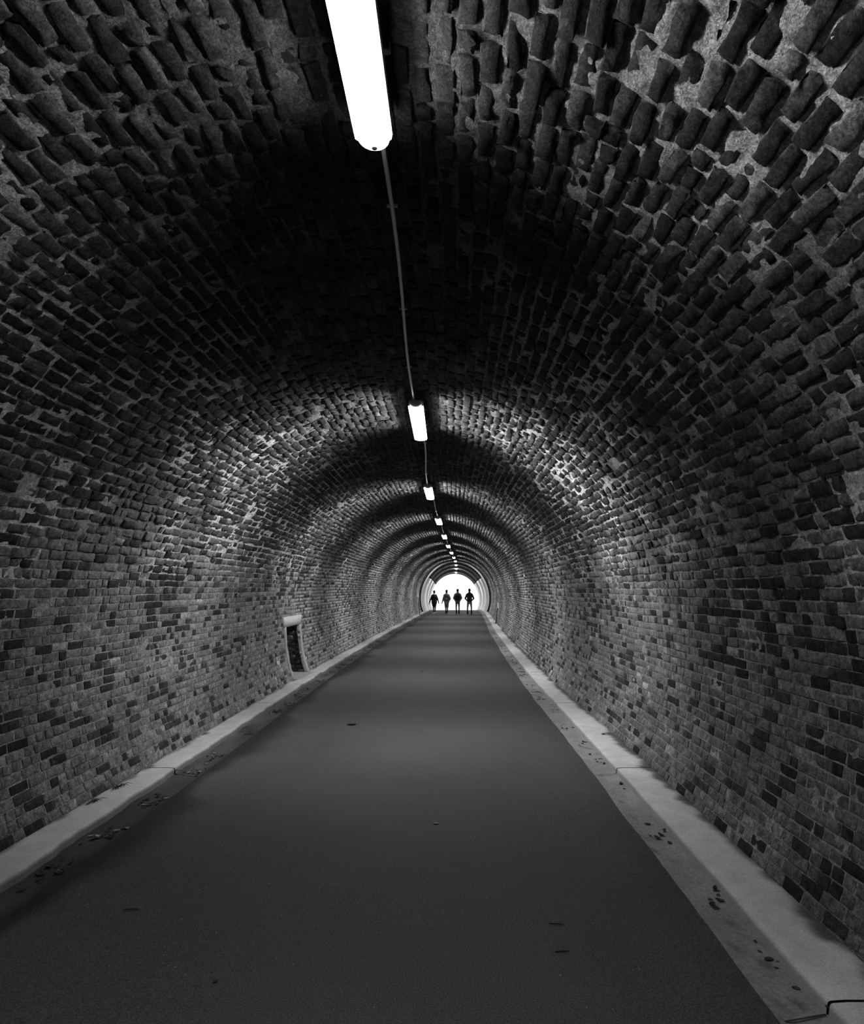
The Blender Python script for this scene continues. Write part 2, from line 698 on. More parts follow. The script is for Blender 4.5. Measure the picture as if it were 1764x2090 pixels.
def ledge(name, side):
    nb = NB()
    for k in range(len(JOINTS) - 1):
        a, b_ = JOINTS[k] + .009, JOINTS[k + 1] - .009
        n = max(3, int((b_ - a) / (.05 if b_ < 20 else .5)))
        ys = np.linspace(a, b_, n)
        amp = .040 if side < 0 else .012
        edge = KERB + (.045 if side < 0 else 0) + amp * (vn(ys, ys * 0, .45, 81 + side) - .5) + amp * .5 * (vn(ys, ys * 0, .12, 83 + side) - .5)
        offs = np.array([0, .004, .010, .02, .08, .15, .20, .23, .26, .29, .32, .36, .50])
        xs = edge[:, None] + offs[None]
        hh = np.array([-.03, LEDGE * .62, LEDGE * .93, LEDGE] + [LEDGE + .004] * 9)
        hs = np.broadcast_to(hh, xs.shape)
        X = xs * side + cen(ys)[:, None]
        P = np.stack([X, np.broadcast_to(ys[:, None], xs.shape), hs + grade(ys)[:, None]], -1)
        slab = (.50 if side < 0 else .60) + .05 * (random.random() - .5)
        T = slab * (.88 + .24 * vn(X, P[..., 1], .7, 85))
        dirt = sstep(offs[None] + .12 * vn(P[..., 1], X * 0, .3, 86), .28, .5)
        T = T * (1 - .25 * dirt)
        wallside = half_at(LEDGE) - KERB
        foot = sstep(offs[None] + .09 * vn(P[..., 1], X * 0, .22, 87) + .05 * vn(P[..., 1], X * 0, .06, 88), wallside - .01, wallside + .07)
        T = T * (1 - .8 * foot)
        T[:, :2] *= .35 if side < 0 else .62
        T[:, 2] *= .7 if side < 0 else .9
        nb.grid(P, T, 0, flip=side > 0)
        # end faces into the joint
        for e in (0, -1):
            Q = P[e]
            Q2 = Q.copy()
            Q2[:, 2] = Q[:, 2] - .05
            nb.grid(np.stack([Q, Q2]), .05, 0)
    # joint filler
    for y in JOINTS:
        x0 = (KERB - .004) * side + float(cen(y))
        x1 = (KERB + .5) * side + float(cen(y))
        g = float(grade(y))
        P = np.array([[[x0, y - .012, g + LEDGE - .022], [x1, y - .012, g + LEDGE - .018]], [[x0, y + .012, g + LEDGE - .022], [x1, y + .012, g + LEDGE - .018]]])
        nb.grid(P, .03, 0)
        # the same joint line crosses the gutter as a narrow dark seam
        x2 = (ROAD_HALF + .02) * side + float(cen(y))
        P = np.array([[[x0, y - .006, g + .006], [x2, y - .006 - .05, g + .0065]], [[x0, y + .006, g + .006], [x2, y + .006 - .05, g + .0065]]])
        nb.grid(P, .05, 0)
    return tag(nb.build(name, [M_CONC]), kind='structure')


ledge('baseboard_left', -1)
ledge('baseboard_right', 1)

# ------------------------------------------------------------------ refuge niche in the left wall
def trim_wall(u, y, h):
    return np.minimum(u, cen(y) - half_at(h) + .004)


niche = tag(empty('wall_niche', (float(cen(13.9)) - 2.62, 13.92, LEDGE)),
            'low dark refuge niche with a pale lintel set in the left brick wall', 'niche')
NX, NY, NZ = niche.location


def rel(P):
    return np.asarray(P) - np.array([NX, NY, NZ])


def arc_strip(name, ua, ub, ha, hb, n_out, tone, parent, res=.04, mt=M_STONE):
    """a slab that follows the curved left wall between two heights"""
    va = -RAD * math.acos((ha - HC) / RAD)
    vb_ = -RAD * math.acos((hb - HC) / RAD)
    nu = max(5, int((ub - ua) / res))
    nv = max(5, int(abs(vb_ - va) / res))
    U, V = np.meshgrid(np.linspace(ua, ub, nu), np.linspace(va, vb_, nv), indexing='ij')
    J = .006 * (vn(U * 7, V * 7, .5, 91) - .5)
    nn = np.full(U.shape, n_out) + J
    nn[0, :] -= .06
    nn[-1, :] -= .06
    nn[:, 0] -= .06
    nn[:, -1] -= .06
    U2 = U.copy()
    U2[1, :] = U[0, :] + .003
    U2[-2, :] = U[-1, :] - .003
    V = V.copy()
    V[:, 1] = V[:, 0]
    V[:, -2] = V[:, -1]
    nb = NB()
    nb.grid(rel(tun(U2, V, nn)), tone * (.85 + .3 * vn(U, V, .06, 92)), 0)
    return nb.build(name, [mt], parent)


arc_strip('lintel', 13.14, 14.66, 1.075, 1.275, .016, .50, niche)
arc_strip('jamb_strip', 13.20, 13.36, LEDGE, 1.09, .014, .36, niche)
arc_strip('jamb_strip', 14.49, 14.66, LEDGE, 1.09, .014, .40, niche)


def plane_wall(name, mapf, ua, ub, va, vb_, tone, parent, rowh=.11, blen=.24):
    nb = NB()
    U, V = np.meshgrid(np.linspace(ua, ub, 30), np.linspace(va, vb_, 30), indexing='ij')
    nb.grid(mapf(U, V, -.012 + .008 * (vn(U, V, .07, 95) - .5)), tone * .8, 0)
    L4 = [[], [], [], []]
    v = va
    while v < vb_ - .04:
        rh = rowh * random.uniform(.75, 1.15)
        u = ua - random.random() * .1
        while u < ub - .03:
            l = blen * random.uniform(.4, 1.1)
            L4[0].append(max(u, ua) + .004)
            L4[1].append(min(u + l, ub) - .008)
            L4[2].append(v + .006)
            L4[3].append(min(v + rh, vb_) - .006)
            u += l
        v += rh
    A = [np.array(x) for x in L4]
    ok = (A[1] - A[0] > .03) & (A[3] - A[2] > .02)
    A = [x[ok] for x in A]
    n = len(A[0])
    brick_batch(nb, A[0], A[1], A[2], A[3], tone * (.6 + .8 * rng.random(n)), 2, mapf, rng.normal(0, .006, n), np.ones(n))
    return nb.build(name, [M_MORTAR, M_BRICK], parent)


XB = float(cen(13.9)) - 3.35      # back of the recess
XF = float(cen(13.9)) - 2.40
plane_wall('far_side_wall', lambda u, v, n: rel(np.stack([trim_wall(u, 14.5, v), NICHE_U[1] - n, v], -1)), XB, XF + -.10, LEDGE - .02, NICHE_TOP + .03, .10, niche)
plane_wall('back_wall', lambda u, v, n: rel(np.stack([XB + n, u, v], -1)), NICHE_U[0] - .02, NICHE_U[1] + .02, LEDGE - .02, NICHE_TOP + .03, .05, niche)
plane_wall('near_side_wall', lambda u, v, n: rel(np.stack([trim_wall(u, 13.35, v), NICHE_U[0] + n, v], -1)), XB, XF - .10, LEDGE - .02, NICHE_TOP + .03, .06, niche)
p = PB()
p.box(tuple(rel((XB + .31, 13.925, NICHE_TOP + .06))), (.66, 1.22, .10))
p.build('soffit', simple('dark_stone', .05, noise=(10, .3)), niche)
nb = NB()
U, V = np.meshgrid(np.linspace(XB - .02, XF + .03, 12), np.linspace(13.33, 14.52, 12), indexing='ij')
nb.grid(rel(np.stack([U, V, np.full(U.shape, LEDGE + .006)], -1)), .33, 0)
nb.build('niche_floor', [M_CONC], niche)

# ------------------------------------------------------------------ lining at the far mouth
lin = tag(empty('tunnel_lining', (float(cen(Y_END)), Y_END, 0)),
          'curved ribbed lining with dark roof and pale sides at the far bright mouth', 'tunnel lining')
LX0, LY0 = float(cen(Y_END)), Y_END


def lin_sec(a, y, dr=0.0):
    """section: a from the crown, half width 2.46, crown 2.75 above the 1.0 m level"""
    ca, sa = np.cos(a), np.sin(a)
    ry = np.where(ca > 0, 2.75, 2.27)
    k = 1 - dr / 2.5
    return np.stack([cen(y) + 2.46 * k * sa - LX0, y - LY0, 1.0 + ry * k * ca + grade(y)], -1)


def lining_panel(name, a0, a1, mt, y0=Y_END, y1=69.3):
    nb = NB()
    ysl = []
    drl = []
    y = y0
    while y < y1 - .01:
        for d, r in ((0, 0), (.72, 0), (.74, .035), (.80, .035), (.82, 0)):
            ysl.append(y + d)
            drl.append(r)
        y += .9
    ysl.append(y1)
    drl.append(0)
    ysl = np.minimum(np.array(ysl), y1)
    drl = np.array(drl)
    A, Yg = np.meshgrid(np.linspace(a0, a1, 40), ysl, indexing='ij')
    D = np.broadcast_to(drl[None], A.shape)
    nb.grid(lin_sec(A, Yg, D), 1.0, 0)
    o = nb.build(name, [mt], lin, smooth=False)
    sd = o.modifiers.new('thickness', 'SOLIDIFY')
    sd.thickness = .06
    sd.offset = 1
    return o


AR = math.radians(54)
ABASE = math.radians(117)
lining_panel('roof_panel', -AR, AR, M_STEEL)
lining_panel('side_panel', AR, ABASE, M_PANEL)
lining_panel('side_panel', -ABASE, -AR, M_PANEL)
# flat closing ring between brick vault and lining
nb = NB()
aa = np.linspace(-ABASE, ABASE, 90)
inner = lin_sec(aa, np.full(aa.shape, Y_END - .02))
outer = np.stack([2.95 * np.sin(aa), np.full(aa.shape, -.02), HC + 2.95 * np.cos(aa)], -1)
front = np.stack([inner, outer])
back = front + np.array([0, .25, 0])
nb.grid(front, 1.0)
nb.grid(back, 1.0, flip=True)
nb.grid(np.stack([back[0], front[0]]), 1.0)
nb.grid(np.stack([front[1], back[1]]), 1.0)
nb.build('closing_ring', [simple('dark_concrete', .06, noise=(3, .3))], lin, smooth=False)
# pale rim: an angle flange standing proud of the ring
nb = NB()
ri = lin_sec(aa, np.full(aa.shape, Y_END - .10), -.005)
ro = lin_sec(aa, np.full(aa.shape, Y_END - .10), -.105)
sh = np.array([0, .09, 0])
nb.grid(np.stack([ri, ro]), 1.0)
nb.grid(np.stack([ro, ro + sh]), 1.0)
nb.grid(np.stack([ri + sh, ri]), 1.0)
nb.grid(np.stack([ro + sh, ri + sh]), 1.0)
nb.build('rim', [M_WHITE], lin, smooth=False)

# unseen box under road and ledges, added to stop sky light at the joints
p = PB()
p.box((-.5, 18.6, -.16), (6.6, 65.0, .14))
tag(p.build('trim_4', simple('light_stop_fill', .04, noise=(8, .3))), kind='structure')

# ground outside
nb = NB()
yo = np.arange(69.2, 121, 2.0)
xo = np.concatenate([np.linspace(-60, -2.0, 12), np.linspace(2.0, 60, 12)])
U, V = np.meshgrid(xo, yo, indexing='ij')
Z = grade(V) - .03 - .02 * np.clip(np.abs(U) - 2, 0, 20)
P = np.stack([U + cen(V), V, Z], -1)
nb.grid(P, 1.0, flip=True)
tag(nb.build('trim_3', [M_OUT]), kind='structure')

# ------------------------------------------------------------------ strip lights along the crown
LAMP_Z = CAM_H + 1.90
LAMP_Y = [2.16 + 5.92 * k for k in range(12)]
LAMP_X = [-.358, -.482, -.615, -.60, -.565, -.517, -.435, -.36, -.29, -.275, -.295, -.335]
LAMP_H = [0, 0, 0, 0, 0, 0, 0, 0, 0, -.07, -.21, -.40]


def make_light():
    r = empty('strip_light', (0, 0, 0))
    # opaque housing: a shallow tray with bevelled top
    nb = NB()
    sec = [(-.082, .032), (-.082, .085), (-.060, .112), (.060, .112), (.082, .085), (.082, .032)]
    ysx = [-.80, .765]
    P = np.array([[(x, y, z) for (x, z) in sec] for y in ysx])
    nb.grid(P, 1.0)
    for k, e in enumerate((0, 1)):
        a = P[e]
        nb.add(a, [[0, 1, 4, 5], [1, 2, 3, 4]], 1.0)
    bt = np.array([[(-.082, y, .032), (.082, y, .032)] for y in ysx])
    nb.grid(bt, 1.0, flip=True)
    nb.build('housing', [M_HOUSING], r, smooth=False)
    # rounded translucent diffuser with a domed far end
    nb = NB()
    seg = np.linspace(0, math.pi, 13)
    xs = -.080 * np.cos(seg)
    zs = .032 - .032 * np.sin(seg) ** .45
    P = np.array([[(xs[i], y, zs[i]) for i in range(13)] for y in (-.80, -.3, .3, .765)])
    nb.grid(P, 1.0, flip=True)
    a = P[-1]
    c = np.array([[(0, .765, .066)]] * 1)
    nb.grid(np.stack([a, np.broadcast_to(np.array([0, .765, .031]), a.shape)]), 1.0, flip=True)
    nb.build('diffuser', [M_LAMP], r)
    # domed tip
    nb = NB()
    ph = np.linspace(0, math.pi / 2, 7)
    Q = np.array([[(-.070 * math.cos(s) * math.cos(q), .765 + .088 * math.sin(q),   .032 - .029 * math.sin(s) ** .5 * math.cos(q) ** .6) for s in seg] for q in ph])
    nb.grid(Q, 1.0, flip=True)
    R = np.array([[(-.070 * math.cos(q), .765 + .088 * math.sin(q), .032), (.070 * math.cos(q), .765 + .088 * math.sin(q), .032)] for q in ph])
    nb.grid(R, 1.0)
    nb.build('lit_end_cap', [M_TIP], r)
    # opaque domed near end
    nb = NB()
    Q = np.array([[(-.072 * math.cos(s) * math.cos(q), -.80 - .085 * math.sin(q), .072 - .060 * math.sin(s) ** .7 * math.cos(q) ** .6) for s in seg] for q in ph])
    nb.grid(Q, 1.0)
    R = np.array([[(-.072 * math.cos(q), -.80 - .085 * math.sin(q), .072), (.072 * math.cos(q), -.80 - .085 * math.sin(q), .072)] for q in ph])
    nb.grid(R, 1.0)
    nb.build('end_cap', [M_HOUSING], r)
    p = PB()
    p.loft([(0, .806, .030), (0, .810, .003)], [(.012, .008), (.012, .008)], n=16, cap=True)
    p.build('cable_plug', M_DARK, r, smooth=True)
    # added area strips for the tube's light; narrow spread darkens the gaps between lamps
    ld = bpy.data.lights.new('tube_light', 'AREA')
    ld.shape = 'RECTANGLE'
    ld.size = .045
    ld.size_y = 1.48
    ld.energy = TUBE_W
    ld.spread = TUBE_SPREAD
    for ph_ in (-74, -40, 0, 40, 74):
        t = math.radians(ph_)
        lo = bpy.data.objects.new('tube_light', ld)
        C.objects.link(lo)
        lo.parent = r
        lo.location = (.090 * math.sin(t), -.02, .050 - .058 * math.cos(t))
        lo.rotation_euler = (0, -t, 0)
    for y in (-.30, .42):
        p = PB()
        p.box((0, y, .118), (.19, .028, .006))
        p.box((-.10, y, .150), (.006, .02, .07))
        p.box((.10, y, .150), (.006, .02, .07))
        p.build('mounting_strap', M_STRAP, r)
    return r


def dup(root, loc, rz):
    r = root.copy()
    C.objects.link(r)
    r.location = loc
    r.rotation_euler = (0, 0, rz)
    for ch in list(root.children):
        c = ch.copy()
        C.objects.link(c)
        c.parent = r
    return r


ORD = ['nearest glowing strip light, cut off by the top edge of the photo',
       'second strip light from the camera, whole and glowing under the crown',
       'third glowing strip light along the crown, first small one past the big arch',
       'fourth glowing strip light along the crown, counted from the camera',
       'fifth glowing strip light along the crown, counted from the camera',
       'sixth glowing strip light along the crown, counted from the camera',
       'seventh glowing strip light along the crown, counted from the camera',
       'eighth tiny strip light along the crown, counted from the camera',
       'ninth tiny strip light, last one before the pale rim of the lining',
       'topmost of three tiny lights under the dark lining roof',
       'middle one of three tiny lights under the dark lining roof',
       'farthest tiny strip light, lowest, just above the bright tunnel mouth']
proto = make_light()
for k in range(12):
    y = LAMP_Y[k]
    dx = (np.interp(y + 1, LAMP_Y, LAMP_X) - np.interp(y - 1, LAMP_Y, LAMP_X)) / 2
    rz = -math.atan(dx)
    if k == 0:
        rz = math.atan(.012)
    loc = (LAMP_X[k], y, LAMP_Z + LAMP_H[k])
    if k == 0:
        o = proto
        o.location = loc
        o.rotation_euler = (0, 0, rz)
    else:
        o = dup(proto, loc, rz)
        if k >= 9:
            o.rotation_euler = (-.03 if k == 9 else -.035, 0, rz)
    tag(o, ORD[k], 'light', 'strip lights along the tunnel crown')
weak = None
for ch in proto.children:
    if ch.type == 'LIGHT':
        if weak is None:
            weak = ch.data.copy()
            weak.energy = TUBE_W_WEAK
        ch.data = weak
    if ch.name.startswith('diffuser'):
        ch.data = ch.data.copy()
        ch.data.materials[0] = M_LAMP_WEAK

# conduit lengths between the lights
CN = ['long grey conduit on the crown between the nearest and second lights',
      'short bright conduit between the second and third lights',
      'short conduit between the third and fourth lights',
      'short conduit between the fourth and fifth lights',
      'tiny conduit between the fifth and sixth lights',
      'tiny conduit between the sixth and seventh lights',
      'tiny conduit between the seventh and eighth lights',
      'tiny conduit between the eighth and ninth lights']
for k in range(8):
    ya, yb = LAMP_Y[k] + .80, LAMP_Y[k + 1] - .84
    n = 14
    ys = np.linspace(ya, yb, n)
    xa, xb = LAMP_X[k] + .015, LAMP_X[k + 1]
    xs = np.linspace(xa, xb, n) + .012 * np.sin(np.linspace(0, math.pi, n) * 2)
    zs = LAMP_Z + .085 + 0.02 * np.sin(np.linspace(0, math.pi, n)) + .008 * np.sin(np.linspace(0, 9, n))
    mid = np.array([xs[n // 2], ys[n // 2], zs[n // 2]])
    e = empty('conduit', tuple(mid))
    tag(e, CN[k], 'conduit', 'conduit lengths between the lights')
    p = PB()
    p.loft([tuple(np.array(q) - mid) for q in zip(xs, ys, zs)], [.0115] * n, n=10, ref=(0, 0, 1))
    p.build('pipe', M_CONDUIT, e, smooth=True)
    for t in (.2, .5, .8):
        j = int(t * (n - 1))
        p = PB()
        p.box((xs[j] - mid[0], ys[j] - mid[1], zs[j] - mid[2] + .013), (.055, .016, .012))
        p.box((xs[j] - mid[0], ys[j] - mid[1], zs[j] - mid[2] + .045), (.010, .010, .075))
        p.build('clip', M_STRAP, e)


# ------------------------------------------------------------------ marker posts near the mouth
def post(x, y, h, lean, lab):
    r = tag(empty('marker_post', (x, y, LEDGE)), lab, 'post')
    p = PB()
    p.loft([(0, 0, 0), (lean * (h - .2), 0, h - .2)], [.022, .020], n=8, cap=False)
    p.build('pole', M_DARK, r, smooth=True)
    p = PB()
    p.box((lean * (h - .1), -.01, h - .11), (.085, .03, .26))
    p.build('reflector', M_WHITE, r)
    p = PB()
    p.box((0, 0, .01), (.10, .10, .02))
    p.build('foot_plate', M_DARK, r)


post(1.80, 34.0, 1.02, .12, 'thin dark post with a white top against the right wall near the mouth')
post(-81 / 1400 * 45.6, 45.6, 1.40, -.09, 'thin dark post with a white top against the left wall near the mouth')


# ------------------------------------------------------------------ people
def cloth(name, v):
    return simple(name, v, .9, .15, noise=(25, .25), bump=.2, bscale=80)


M_SKIN = simple('skin', .22, .6, .3)
M_HAIR = simple('dark_hair', .02, .6, .3)


def person(lab, x, y, H, sho, lh, rh_, le, re, feet, knees, mats, opts):
    """local frame: x right, y forward (away from the camera), z up; measures for 1.75 m"""
    s = H / 1.75
    root = tag(empty('person', (x, y, float(grade(y)) + .006)), lab, 'person')
    hw = sho
    b = PB()
    # head, jaw, nose, ears, neck
    b.ell((0, .005, 1.642), (.080, .098, .112))
    b.loft([(0, .030, 1.600), (0, .050, 1.570)], [(.052, .045), (.036, .032)])
    b.loft([(0, .098, 1.640), (0, .112, 1.615)], [.010, .014], n=8)
    for q in (-1, 1):
        b.ell((q * .076, .0, 1.635), (.012, .020, .030), n=8, m_=6)
    b.loft([(0, -.005, 1.44), (0, .005, 1.58)], [.074, .070])
    # trunk
    b.loft([(0, 0, .90), (0, 0, 1.05), (0, 0, 1.22), (0, 0, 1.38), (0, 0, 1.44)],
           [(.150, .105), (.135, .095), (.155, .105), (.170, .095), (.10, .06)], ref=(0, 1, 0))
    hands = []
    for q, el, ha in ((-1, le, lh), (1, re, rh_)):
        shp = np.array([q * hw, 0, 1.365])
        b.loft([(q * .05, 0, 1.43), shp], [.050, .052])
        b.loft([shp, el], [.050, .038])
        b.loft([el, ha], [.038, .026])
        # palm, four fingers, thumb
        d = (np.array(ha) - np.array(el))
        d /= np.linalg.norm(d)
        side = np.cross(d, (1., 0, 0))
        side /= np.linalg.norm(side) + 1e-9
        flat = np.cross(d, side)
        h0 = np.array(ha)
        pc = h0 + d * .05
        b.loft([h0, h0 + d * .085], [(.018, .034), (.016, .042)], ref=tuple(flat))
        for f, (off, ln) in enumerate(((-.030, .062), (-.010, .074), (.010, .070), (.029, .055))):
            k0 = h0 + d * .08 + side * off
            k1 = k0 + d * ln * .55 + flat * q * .004
            k2 = k1 + d * ln * .45 - flat * q * -.014
            b.loft([k0, k1, k2], [.0095, .0088, .0075], n=8)
        t0 = h0 + d * .02 - side * .03
        b.loft([t0, t0 + d * .035 - side * .028, t0 + d * .062 - side * .034], [.013, .011, .009], n=8)
    for q, kn, ft in ((-1, knees[0], feet[0]), (1, knees[1], feet[1])):
        hip = np.array([q * .09, 0, .90])
        b.loft([hip, kn], [.080, .052])
        kn = np.array(kn)
        an = np.array(ft) + np.array([0, 0, .08])
        calf = kn * .68 + an * .32 + np.array([0, -.018, 0])
        b.loft([kn, calf, an], [.050, .055, .034])
        b.loft([an + np.array([0, -.03, -.045]), an + np.array([0, .12, -.055])], [.030, .026])
    b.build('body', mats['skin'], root, True, remesh=.0065 * s, scale=s)
    # hair
    h = PB()
    if opts.get('hair') == 'long':
        h.ell((0, -.018, 1.662), (.094, .102, .112))
        h.loft([(0, -.055, 1.66), (0, -.068, 1.50)], [(.080, .040), (.070, .030)])
    else:
        h.ell((0, -.014, 1.655), (.090, .104, .112))
    h.build('hair', mats['hair'], root, True, remesh=.012, scale=s)
    # jacket or coat: trunk and sleeves
    j = PB()
    w = opts.get('puff', 0)
    hem = opts.get('hem', .84)
    j.loft([(0, 0, hem), (0, 0, (hem + 1.1) / 2), (0, 0, 1.12), (0, -.01, 1.28), (0, 0, 1.40), (0, 0, 1.47)],
           [(opts.get('hemw', .175), .125), (opts.get('midw', .180) + w * .4, .135), (.175 + w, .135), (.185 + w, .140), (.135 + w * .6, .105), (.088, .080)], ref=(0, 1, 0), n=18)
    for q, el, ha in ((-1, le, lh), (1, re, rh_)):
        shp = np.array([q * hw, 0, 1.355])
        el = np.array(el)
        ha = np.array(ha)
        j.loft([(q * .03, 0, 1.45), shp], [.055 + w * .3, .070 + w * .35])
        j.loft([shp, el], [.068 + w * .35, .054 + w * .3])
        j.loft([el, el + (ha - el) * .93], [.054 + w * .3, .038 + w * .1])
    j.build('jacket', mats['jacket'], root, True, remesh=.014, scale=s)
    c = PB()
    if opts.get('scarf'):
        c.loft([(-.075, -.03, 1.50), (0, -.105, 1.485), (.075, -.03, 1.50), (.03, .05, 1.49), (-.03, .05, 1.49), (-.060, -.03, 1.50)], [.036] * 6, n=10, ref=(0, 0, 1))
        c.loft([(0, -.110, 1.49), (0, -.120, 1.45)], [(.075, .04), (.07, .04)])
        c.build('scarf', mats['collar'], root, True, remesh=.012, scale=s)
    elif opts.get('hood'):
        c.loft([(-.085, -.04, 1.44), (0, -.115, 1.45), (.085, -.04, 1.44)], [.045, .062, .045], n=12, ref=(0, 0, 1))
        c.build('hood', mats['collar'], root, True, remesh=.012, scale=s)
    if opts.get('bag'):
        g = PB()
        g.loft([(0, -.20, 1.02), (0, -.215, 1.12), (0, -.21, 1.28), (0, -.18, 1.38)], [(.135, .070), (.155, .085), (.150, .080), (.110, .05)], n=16)
        bo = g.build('backpack', mats['bag'], root, True, remesh=.012, scale=s)
        g = PB()
        g.loft([(0, -.285, 1.05), (0, -.290, 1.16)], [(.095, .03), (.10, .03)], n=12)
        g.build('front_pocket', mats['pocket'], bo, True, remesh=.010, scale=s)
    # trousers or shorts
    t = PB()
    t.loft([(0, 0, .82), (0, 0, 1.0)], [(.155, .115), (.150, .108)])
    end = opts.get('leg_end', 1.0)
    lw = opts.get('leg_w', 0)
    for q, kn, ft in ((-1, knees[0], feet[0]), (1, knees[1], feet[1])):
        kn = np.array(kn)
        an = np.array(ft) + np.array([0, 0, .09])
        hip = np.array([q * .085, 0, .86])
        if end <= .5:
            kk = hip + (kn - hip) * (end * 2)
            t.loft([hip, kk], [.096 + lw, .080 + lw])
        else:
            t.loft([hip, kn], [.094 + lw, .066 + lw])
            t.loft([kn, kn + (an - kn) * ((end - .5) * 2)], [.066 + lw, .046 + lw])
    t.build('shorts' if end <= .5 else 'trousers', mats['legs'], root, True, remesh=.012, scale=s)
    for q, ft in ((-1, feet[0]), (1, feet[1])):
        k = PB()
        ft = np.array(ft)
        k.loft([ft + np.array([0, -.05, .046]), ft + np.array([0, .05, .042]), ft + np.array([0, .16, .036])], [(.043, .044), (.045, .040), (.036, .032)], ref=(0, 0, 1))
        if opts.get('boot'):
            k.loft([ft + np.array([0, -.025, .06]), ft + np.array([0, -.02, opts['boot']])], [.050, .052])
        k.build('boot' if opts.get('boot') else 'shoe', mats['shoe'], root, True, remesh=.010, scale=s)
    return root


def px(xp, y):
    return (xp - 938) / F_PX * y


D = cloth
person('person leftmost of four, long dark coat, arms held out, pale scarf, white shoes',
       px(886.5, 49.3), 49.3, 1.65, .150, (-.37, .02, .80), (.33, .06, .84), (-.265, -.02, 1.08), (.255, .0, 1.10),
       ((-.035, -.14, 0), (.055, .20, .02)), ((-.065, .02, .49), (.07, .10, .49)),
       dict(skin=M_SKIN, hair=M_HAIR, jacket=D('black_coat_cloth', .03), collar=D('pale_scarf_wool', .85), legs=D('black_trousers', .03), shoe=M_WHITE),
       dict(hair='long', scarf=True, hem=.62, hemw=.165, midw=.215, puff=.018))
person('person second from left in pale patterned hooded jacket with backpack and bare calves',
       px(911.8, 48.6), 48.6, 1.70, .155, (-.32, .03, .84), (.20, .05, .96), (-.235, -.02, 1.10), (.26, -.03, 1.10),
       ((-.055, -.10, 0), (.045, .18, .03)), ((-.06, .03, .49), (.06, .10, .49)),
       dict(skin=M_SKIN, hair=M_HAIR, jacket=D('grey_jacket_cloth', .40), collar=D('pale_hood_cloth', .7), legs=D('grey_shorts', .28), shoe=D('black_boot_leather', .02),
            bag=D('mottled_pack_cloth', .11), pocket=D('pale_pack_cloth', .6)),
       dict(hood=True, bag=True, puff=.025, hem=.74, hemw=.165, midw=.20, leg_end=.5, leg_w=.0, boot=.19))
person('person third from left in puffy jacket with round dark backpack and pale collar',
       px(934.3, 48.6), 48.6, 1.76, .165, (-.185, .06, .95), (.185, .06, .95), (-.265, -.03, 1.11), (.265, -.03, 1.11),
       ((-.085, -.06, 0), (.10, .06, 0)), ((-.095, .02, .49), (.10, .04, .49)),
       dict(skin=M_SKIN, hair=M_HAIR, jacket=D('charcoal_puffer_cloth', .2), collar=D('pale_collar_cloth', .6), legs=D('dark_grey_trousers', .18), shoe=D('black_boots', .015),
            bag=D('black_pack_cloth', .035), pocket=D('charcoal_pack_cloth', .05)),
       dict(hood=True, bag=True, puff=.035, hem=.88, hemw=.165, midw=.185, leg_w=-.010, boot=.22))
person('person rightmost of four in dark jacket, elbows out and hands in pockets, legs apart',
       px(958.5, 47.4), 47.4, 1.78, .170, (-.165, .07, .94), (.165, .07, .94), (-.290, -.06, 1.09), (.290, -.06, 1.09),
       ((-.135, -.05, 0), (.135, .05, 0)), ((-.125, .03, .49), (.13, .04, .49)),
       dict(skin=M_SKIN, hair=M_HAIR, jacket=D('black_jacket_cloth', .035), collar=D('grey_collar_cloth', .12), legs=D('grey_trousers', .26), shoe=D('black_tall_boots', .015)),
       dict(hood=False, puff=.0, hem=.90, hemw=.160, midw=.165, leg_w=-.006, boot=.24))


# ------------------------------------------------------------------ litter
def ground_z(x, y):
    off = abs(x - float(cen(y)))
    g = float(grade(y))
    return g + (LEDGE + .003 if off > KERB + .03 else .006)


def leaf_mesh(p, x, y, z, ln, rot, curl):
    c, s = math.cos(rot), math.sin(rot)
    base = len(p.v)
    pts = []
    for i, t in enumerate(np.linspace(-1, 1, 6)):
        w = .28 * ln * math.sqrt(max(0, 1 - t * t)) + .0008
        for j, q in enumerate((-1, 0, 1)):
            lx, ly = t * ln / 2, q * w
            lz = curl * (t * t) * ln * .35 + abs(q) * w * .45 + .002
            p.v.append((x + lx * c - ly * s, y + lx * s + ly * c, z + lz))
    for i in range(5):
        for j in range(2):
            a = base + i * 3 + j
            p.f.append((a, a + 3, a + 4, a + 1))


def litter(name, side, n, label, mt, ya=2.6, yb=30, pale=False):
    p = PB()
    r = random.Random(side * 5 + n)
    k = 0
    clusters = []
    y = ya
    while y < yb:
        clusters.append(y)
        y += r.uniform(.25, .9) * (1 + y / 15)
    while k < n:
        cyy = r.choice(clusters)
        yy = cyy + r.gauss(0, .10)
        off = ROAD_HALF + .03 + r.random() ** .8 * .19
        x = float(cen(yy)) + side * off
        leaf_mesh(p, x, yy, float(grade(yy)) - .004, r.uniform(.02, .06), r.uniform(0, 6.3), r.uniform(.1, .9))
        k += 1
    o = p.build(name, mt, None, False)
    if pale:
        o.data.materials.append(M_LEAFP)
        for f in o.data.polygons:
            if (f.index // 10) % 7 == 0:
                f.material_index = 1
    return tag(o, label, 'leaf litter', kind='stuff')


litter('leaf_litter', -1, 460, 'dead leaves and twigs scattered along the dark left gutter', M_LEAF, pale=True)
litter('leaf_litter', 1, 150, 'sparse dead leaf bits along the pale right gutter', M_LEAF)

# grit on the asphalt
p = PB()
r = random.Random(3)
for k in range(150):
    y = 2.6 + 9 * r.random() ** 1.5
    x = float(cen(y)) + r.uniform(-1.8, 1.8)
    s = r.uniform(.0012, .0032)
    p.ell((x, y, .0105 + s * .3), (s, s * r.uniform(.7, 1.4), s * .7), n=6, m_=4)
tag(p.build('loose_grit', M_PEB, None, True), 'tiny pale specks of grit strewn over the near asphalt', 'grit', kind='stuff')


